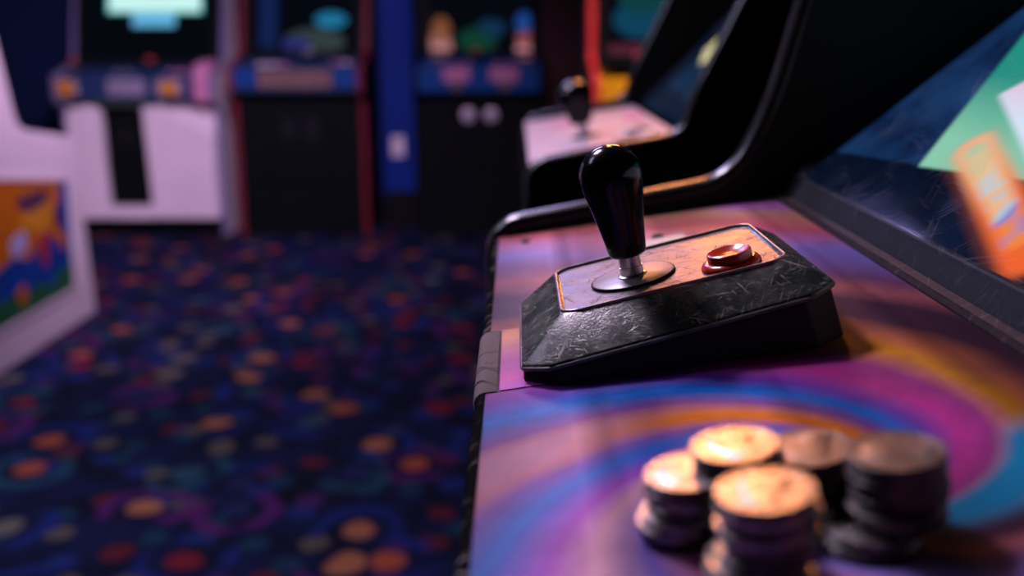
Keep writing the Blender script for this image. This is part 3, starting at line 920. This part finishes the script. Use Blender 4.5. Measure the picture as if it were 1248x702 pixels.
# ------------------------------------------------------------------ cabinets along the far wall (their fronts face -Y)
def far_cabinet(name, label, cx, yf, w_, side_mat, mold_mat, front_mat, panel_mat, deep=0.5, ph=0.84, plinth=0.0, top_z=1.80, lean=0.34, scr_glow=((0.004, 0.006, 0.012), 0.4)):
    """empty at the base centre of the front; returns helper dict; local x across, y away from the aisle"""
    r_ = empty(name, (cx, yf, 0))
    tag(r_, label, 'arcade cabinet')
    h = w_ / 2
    prof = rounded([(0.06, 0.0), (0.06, ph - 0.14), (-0.02, ph - 0.10), (-0.02, ph + 0.04), (0.24, ph + 0.10), (0.24 + lean * 0.45, ph + 0.62), (0.06, ph + 0.68), (0.06, top_z), (deep, top_z), (deep, 0)],
                   [0, .02, .02, .02, .04, .04, .02, .02, .02, 0], 4)
    for x0, x1 in ((-h, -h + 0.022), (h - 0.022, h)):
        s_ = MB().prism(prof, lambda a, b, t: (t, a, b), x0, x1).build('side_panel', side_mat, r_)
        P = [Vector(p) for p in prof[:-1]]
        rings_ = []
        for i in range(len(P)):
            t_ = (P[min(i + 1, len(P) - 1)] - P[max(i - 1, 0)]).normalized()
            nn = Vector((-t_.y, t_.x))
            rings_.append([(x0 - .002, P[i].x - nn.x * .004, P[i].y - nn.y * .004), (x0 - .002, P[i].x + nn.x * .004, P[i].y + nn.y * .004), (x1 + .002, P[i].x + nn.x * .004, P[i].y + nn.y * .004), (x1 + .002, P[i].x - nn.x * .004, P[i].y - nn.y * .004)])
        MB().loops(rings_).build('edge_molding', mold_mat, s_)
    i_ = h - 0.023
    MB().box(-i_, i_, 0.07, 0.09, plinth, ph - 0.11).build('front_panel', front_mat, r_, bevel=0.004)
    MB().box(-i_, i_, deep - 0.02, deep - 0.002, 0.02, top_z - 0.01).build('back_panel', M['black'], r_)
    MB().box(-i_, i_, 0.08, deep - 0.02, top_z - 0.02, top_z - 0.002).build('top_board', M['black'], r_)
    cp = MB().loops([[(x, a, b) for a, b in ((-0.012, ph - 0.09), (-0.012, ph + 0.035), (0.25, ph + 0.085), (0.25, ph + 0.05), (0.07, ph - 0.09))] for x in (-i_, i_)]).build('control_panel', panel_mat, r_, bevel=0.004)
    MB().box(-i_, i_, 0.07, 0.09, ph + 0.69, top_z - 0.02).build('marquee', M['navy'], r_)
    s0, s1 = Vector((0, 0.25, ph + 0.09)), Vector((0, 0.25 + lean * 0.45, ph + 0.66))
    d_ = (s1 - s0).normalized()
    nn = Vector((0, -d_.z, d_.y))
    ln = (s1 - s0).length
    bz = MB()
    for q in ((-i_, -i_ + 0.05, 0, ln), (i_ - 0.05, i_, 0, ln), (-i_ + 0.05, i_ - 0.05, 0, 0.03), (-i_ + 0.05, i_ - 0.05, ln - 0.05, ln)):
        bz.loops([[tuple(s0 + d_ * b + nn * t_ + Vector((a, 0, 0))) for a, b in ((q[0], q[2]), (q[1], q[2]), (q[1], q[3]), (q[0], q[3]))] for t_ in (0.0, 0.012)])
    bz.build('bezel', M['black'], r_)
    sc_ = MB().loops([[tuple(s0 + d_ * b + nn * t_ + Vector((a, 0, 0))) for a, b in ((-i_ + .04, .02), (i_ - .04, .02), (i_ - .04, ln - .03), (-i_ + .04, ln - .03))] for t_ in (-0.008, -0.001)]).build('screen', glow('far_screen', *scr_glow), r_)
    MB().box(-i_ + 0.03, i_ - 0.03, 0.26, 0.262, ph + 0.08, ph + 0.081).build('bezel_foot', M['black'], r_)

    def spic(poly, col, st_, lvl=1, nm='picture_or_glint'):
        return MB().prism(poly, lambda a, b, t: tuple(s0 + d_ * b + nn * t + Vector((a, 0, 0))), -0.001 + .0008 * (lvl - 1), -0.001 + 0.0008 * lvl).build(nm, glow('far_picture', col, st_), sc_)

    def ppanel(x0, x1, z0, z1, mat, nm='panel_block', dy=0.006):
        return MB().box(x0, x1, -0.012 - dy, -0.010, z0, z1).build(nm, mat, cp, bevel=0.003)

    def stick(x, y, mat, rr_=0.017):
        z = ph + 0.035 + (y + 0.012) * 0.19
        s_ = MB().lathe([(0.022, -.002), (0.022, 0.004), (0.005, 0.005), (0.005, 0.05)], 16, (x, y, z)).build('joystick', M['black'], r_, smooth=45)
        MB().lathe([(0.006, 0.045), (rr_ * .8, 0.05), (rr_, 0.062), (rr_ * .8, 0.074), (0.004, 0.079)], 16, (x, y, z)).build('ball_grip', mat, s_, smooth=60)

    def button(x, y, mat, r2=0.016):
        z = ph + 0.035 + (y + 0.012) * 0.19
        MB().lathe([(r2, -.002), (r2, 0.006), (r2 * .7, 0.012), (0, 0.013)], 16, (x, y, z)).build('button', mat, r_, smooth=45)

    return dict(root=r_, pic=spic, block=ppanel, stick=stick, button=button, i=i_, h=h, ph=ph, cp=cp)


def coin_door(c, z0, z1, w_, mat, round_z=None):
    d = MB().box(-w_, w_, 0.062, 0.070, z0, z1).build('coin_door', mat, c['root'], bevel=0.003)
    for x in (-0.062, 0.062):
        if round_z:
            MB().lathe([(0.036, 0), (0.036, 0.008), (0.026, 0.012), (0, 0.012)], 20, (x, 0.062, round_z), Matrix.Rotation(pi / 2, 3, 'X')).build('coin_return', M['lamp_steel'], d, smooth=45)
        else:
            MB().box(x - 0.03, x + 0.03, 0.056, 0.062, z1 - 0.16, z1 - 0.05).build('coin_slot', M['strip'], d, bevel=0.002)
    return d


def ell(cx, cy, rx, ry, n=18):
    return blob(cx, cy, rx, ry, n)


def rect(x0, x1, y0, y1):
    return [(x0, y0), (x1, y0), (x1, y1), (x0, y1)]


# white cabinet with the bright cyan screen
C = far_cabinet('arcade_cabinet', 'white arcade cabinet with amber buttons and bright cyan screen against the navy wall', -2.06, 5.45, 0.86, M['white'], M['lav'], M['white'], M['navy'], deep=0.5, ph=0.845, plinth=0.10)
rt = C['root']
# shaped white front: two sloping cheeks either side of a black recess
for poly in ([(-0.40, 0.10), (-0.20, 0.10), (-0.215, 0.725), (-0.30, 0.725), (-0.39, 0.68), (-0.40, 0.66)],
             [(0.40, 0.10), (0.035, 0.10), (0.02, 0.725), (0.12, 0.725), (0.36, 0.60), (0.40, 0.57)]):
    MB().prism(poly, lambda a, b, t: (a, t, b), 0.015, 0.07).build('front_cheek', M['white'], rt, bevel=0.012)
MB().box(-0.20, 0.035, 0.016, 0.07, 0.10, 0.17).build('front_foot', M['white'], rt, bevel=0.008)
d = MB().box(-0.205, 0.025, 0.058, 0.069, 0.175, 0.715).build('coin_door', M['black'], rt)
MB().box(-0.14, -0.04, 0.052, 0.058, 0.50, 0.60).build('coin_slot', M['laminate'], d, bevel=0.002)
MB().box(-0.40, 0.40, 0.10, 0.45, 0.0, 0.10).build('kick_plate', M['black'], rt)
MB().box(-0.24, 0.10, 0.0, 0.068, 0.728, 0.748).build('front_ledge', M['green'], rt)
C['block'](-0.42, -0.30, 0.775, 0.865, M['grey'], 'button_box')
C['block'](-0.405, -0.32, 0.785, 0.857, M['amber'], 'amber_button', 0.018)
C['block'](0.12, 0.26, 0.775, 0.865, M['grey'], 'button_box')
C['block'](0.150, 0.235, 0.785, 0.852, M['amber'], 'amber_button', 0.018)
C['block'](-0.14, 0.06, 0.780, 0.868, M['grey'], 'name_plate', 0.012)
MB().loops([[(x, a, b) for a, b in ((-0.03, 0.74), (-0.03, 0.875), (0.02, 0.945), (0.2, 0.965), (0.2, 0.74))] for x in (0.315, 0.408)]).build('panel_cheek', M['pink'], rt, bevel=0.02)
C['stick'](-0.36, 0.10, M['redball'], 0.022); C['stick'](0.06, 0.10, M['redball'], 0.026)
for x in (-0.12, -0.06, 0.17, 0.22, 0.24): C['button'](x, 0.08, M['pink'] if x > 0.1 else M['grey'])
C['pic'](rect(-0.225, 0.285, 0.300, 0.545), (0.58, 0.92, 0.88), 1.0, 1)
C['pic'](rect(-0.237, 0.297, 0.290, 0.545), (0.05, 0.45, 0.50), 1.0, 0.5, 'picture_border')
C['pic'](rect(-0.095, 0.145, 0.215, 0.290), (0.12, 0.45, 0.72), 1.0, 1)

# black cabinet with red edges
C = far_cabinet('arcade_cabinet', 'black arcade cabinet edged in dark red beside the blue pillar, dim cyan screen', -1.19, 5.45, 0.72, M['black'], M['maroon'], M['black'], M['navy'], ph=0.89)
coin_door(C, 0.30, 0.70, 0.17, M['black'])
C['block'](-0.33, -0.21, 0.825, 0.925, M['blue']); C['block'](0.205, 0.325, 0.825, 0.925, M['blue'])
C['block'](-0.20, 0.195, 0.820, 0.915, M['tan'], 'name_plate')
for x in (-0.19, -0.13, -0.07, 0.20, 0.26): C['button'](x, 0.05 + 0.05 * (x > 0), M['white'] if x < -.1 or x > .2 else M['pink'], 0.026)
C['stick'](0.06, 0.10, M['grey'], 0.030)
C['pic'](ell(0.15, 0.205, 0.09, 0.045), (0.012, 0.16, 0.30), 1.0, 1)
C['pic'](ell(0.06, 0.085, 0.17, 0.075), (0.030, 0.045, 0.048), 1.0, 1)
C['pic'](rect(-0.25, -0.15, 0.05, 0.42), (0.006, 0.015, 0.07), 1.0, 1)
C['pic'](rect(-0.12, 0.02, 0.04, 0.10), (0.02, 0.02, 0.14), 1.0, 2)

# black cabinet with blue panel and two pale coin returns
C = far_cabinet('arcade_cabinet', 'black arcade cabinet with blue control panel and two pale round coin returns', -0.205, 5.45, 0.70, M['black'], M['black'], M['black'], M['blue'], ph=0.89)
coin_door(C, 0.38, 0.74, 0.17, M['black'], 0.672)
C['block'](-0.19, -0.05, 0.86, 0.925, M['pink'], 'pink_emblem'); C['block'](0.06, 0.21, 0.86, 0.925, M['pink'], 'pink_emblem')
C['block'](-0.15, -0.09, 0.81, 0.86, M['tan'], 'panel_block'); C['block'](0.11, 0.17, 0.81, 0.86, M['tan'], 'panel_block')
for x in (-0.12, -0.06, 0.10, 0.16): C['button'](x, 0.06, M['pink'], 0.02)
C['stick'](-0.02, 0.12, M['redball'], 0.022)
C['pic'](ell(-0.23, 0.055, 0.07, 0.075), (0.48, 0.20, 0.22), 0.9, 1)
C['pic'](ell(-0.22, 0.145, 0.055, 0.08), (0.20, 0.07, 0.03), 0.9, 1)
C['pic'](ell(0.245, 0.03, 0.05, 0.050), (0.62, 0.26, 0.34), 0.9, 1)
C['pic'](ell(0.25, 0.10, 0.05, 0.05), (0.24, 0.06, 0.06), 0.9, 1)
C['pic'](ell(0.245, 0.19, 0.05, 0.06), (0.012, 0.06, 0.26), 0.9, 1)
C['pic'](ell(-0.02, 0.09, 0.11, 0.07), (0.005, 0.045, 0.028), 0.9, 1)
C['pic'](ell(0.06, 0.16, 0.08, 0.05), (0.006, 0.03, 0.08), 0.9, 1)

# cabinet with yellow panel, brown sides
C = far_cabinet('arcade_cabinet', 'brown-sided arcade cabinet with bright red edge and yellow control panel', 0.600, 3.60, 0.66, M['brown'], M['redtrim'], M['black'], M['yellow'], deep=0.75, ph=0.905, lean=0.2)
coin_door(C, 0.30, 0.70, 0.17, M['black'])
MB().box(-0.30, 0.30, -0.004, 0.22, 0.990, 1.005).build('button_deck', M['black'], C['root'], bevel=0.003)
C['stick'](-0.16, 0.1, M['redball'])
for x in (0.05, 0.11, 0.17): C['button'](x, 0.1, M['pink'])
C['pic'](ell(-0.13, 0.16, 0.11, 0.07), (0.005, 0.055, 0.11), 0.9, 1)
C['pic'](ell(-0.13, 0.24, 0.09, 0.06), (0.005, 0.05, 0.055), 0.9, 2)
C['pic'](rect(-0.26, 0.05, 0.03, 0.07), (0.09, 0.018, 0.035), 0.9, 1)

# ------------------------------------------------------------------ white cabinet at the aisle's left, seen from its side
lc = empty('arcade_cabinet', (-1.72, 3.4, 0))
tag(lc, 'white arcade cabinet seen side-on with framed orange and blue side art', 'arcade cabinet')


def lp(y, z): return (y - 3.4, z)


lprof = rounded([lp(3.915, 0.0), lp(3.880, 0.712), lp(3.455, 0.785), lp(3.385, 1.05), lp(3.30, 1.38), lp(3.50, 1.44), lp(3.50, 1.62), lp(2.95, 1.62), lp(2.95, 0.0)],
                [0, .03, .06, .05, .03, .02, .02, .02, 0], 5)
for x0, x1 in ((-0.03, 0.0), (-0.62, -0.59)):
    s_ = MB().prism(lprof, lambda a, b, t: (t, a, b), x0, x1).build('side_panel', M['white'], lc, bevel=0.006)
    fr_in = [lp(3.775, 0.560), lp(3.735, 0.150), lp(3.02, 0.150), lp(3.02, 0.668)]
    if x1 == 0.0:
        cy_, cz_ = sum(p[0] for p in fr_in) / 4, sum(p[1] for p in fr_in) / 4
        fo = [(cy_ + (a - cy_) * 1.06, cz_ + (b - cz_) * 1.08) for a, b in fr_in]
        fm = MB()
        for q in range(4):
            q2 = (q + 1) % 4
            fm.loops([[(t, *p) for p in (fr_in[q], fo[q], fo[q2], fr_in[q2])] for t in (0.0, 0.006)])
        fm.build('art_frame', M['white'], s_)
        MB().prism(fr_in, lambda a, b, t: (t, a, b), 0.0, 0.002).build('side_art', M['art_orange'], s_)
        arts = [([(3.775, .560), (3.735, .150), (3.02, .150), (3.02, .30), (3.30, .36), (3.42, .33), (3.56, .40), (3.68, .33), (3.70, .555)], 'art_blue'),
                ([(3.40, .50), (3.60, .545), (3.64, .47), (3.58, .40), (3.44, .42), (3.38, .44)], 'art_yellow'),
                ([(3.37, .535), (3.42, .57), (3.45, .53), (3.49, .575), (3.54, .535), (3.58, .57), (3.62, .54), (3.58, .50), (3.52, .505), (3.46, .49), (3.41, .505)], 'art_dark'),
                ([(3.30, .42), (3.40, .44), (3.42, .39), (3.36, .35), (3.30, .37)], 'art_pale'),
                ([(3.50, .40), (3.58, .41), (3.56, .31), (3.53, .27), (3.49, .33)], 'art_red'),
                ([(3.66, .36), (3.70, .38), (3.715, .33), (3.68, .30)], 'art_orange'),
                ([(3.02, .150), (3.735, .150), (3.745, .26), (3.70, .23), (3.64, .25), (3.56, .20), (3.44, .24), (3.36, .20), (3.28, .24), (3.02, .22)], 'art_green'),
                ([(3.30, .24), (3.36, .26), (3.37, .20), (3.32, .18)], 'art_orange'),
                ([(3.63, .46), (3.69, .50), (3.69, .42), (3.65, .40)], 'art_dark')]
        for kx, (poly, m_) in enumerate(arts):
            MB().prism([lp(a, b) for a, b in poly], lambda a, b, t: (t, a, b), 0.0018, 0.0024 + 0.0003 * kx).build('art_shape', M[m_], s_)
MB().loops([[(x, *lp(a, b)) for a, b in ((3.895, .02), (3.865, .70), (3.845, .70), (3.875, .02))] for x in (-0.59, -0.03)]).build('front_panel', M['white'], lc)
MB().loops([[(x, *lp(a, b)) for a, b in ((3.870, .700), (3.455, .772), (3.455, .750), (3.865, .680))] for x in (-0.59, -0.03)]).build('control_panel', M['navy'], lc)
MB().loops([[(x, *lp(a, b)) for a, b in ((3.44, .78), (3.29, 1.37), (3.27, 1.37), (3.42, .78))] for x in (-0.59, -0.03)]).build('screen', glow('far_screen', (0.01, 0.03, 0.06), 0.5), lc)
MB().box(-0.59, -0.03, -0.45, -0.43, 0.02, 1.60).build('back_panel', M['white'], lc)
MB().box(-0.59, -0.03, -0.43, 0.09, 1.585, 1.605).build('top_board', M['white'], lc)

# ------------------------------------------------------------------ small things on the pillar
so = MB().box(-0.036, 0.036, -0.008, 0.0, -0.058, 0.058).build('wall_outlet', M['white'], None, bevel=0.003)
so.location = (-0.690, 5.80, 0.47)
tag(so, 'small pale outlet plate low on the blue pillar', 'outlet')
for z in (-0.025, 0.025):
    MB().lathe([(0.015, 0), (0.015, 0.002), (0, 0.002)], 16, (0, -0.008, z), Matrix.Rotation(pi / 2, 3, 'X')).build('socket_face', M['white'], so)
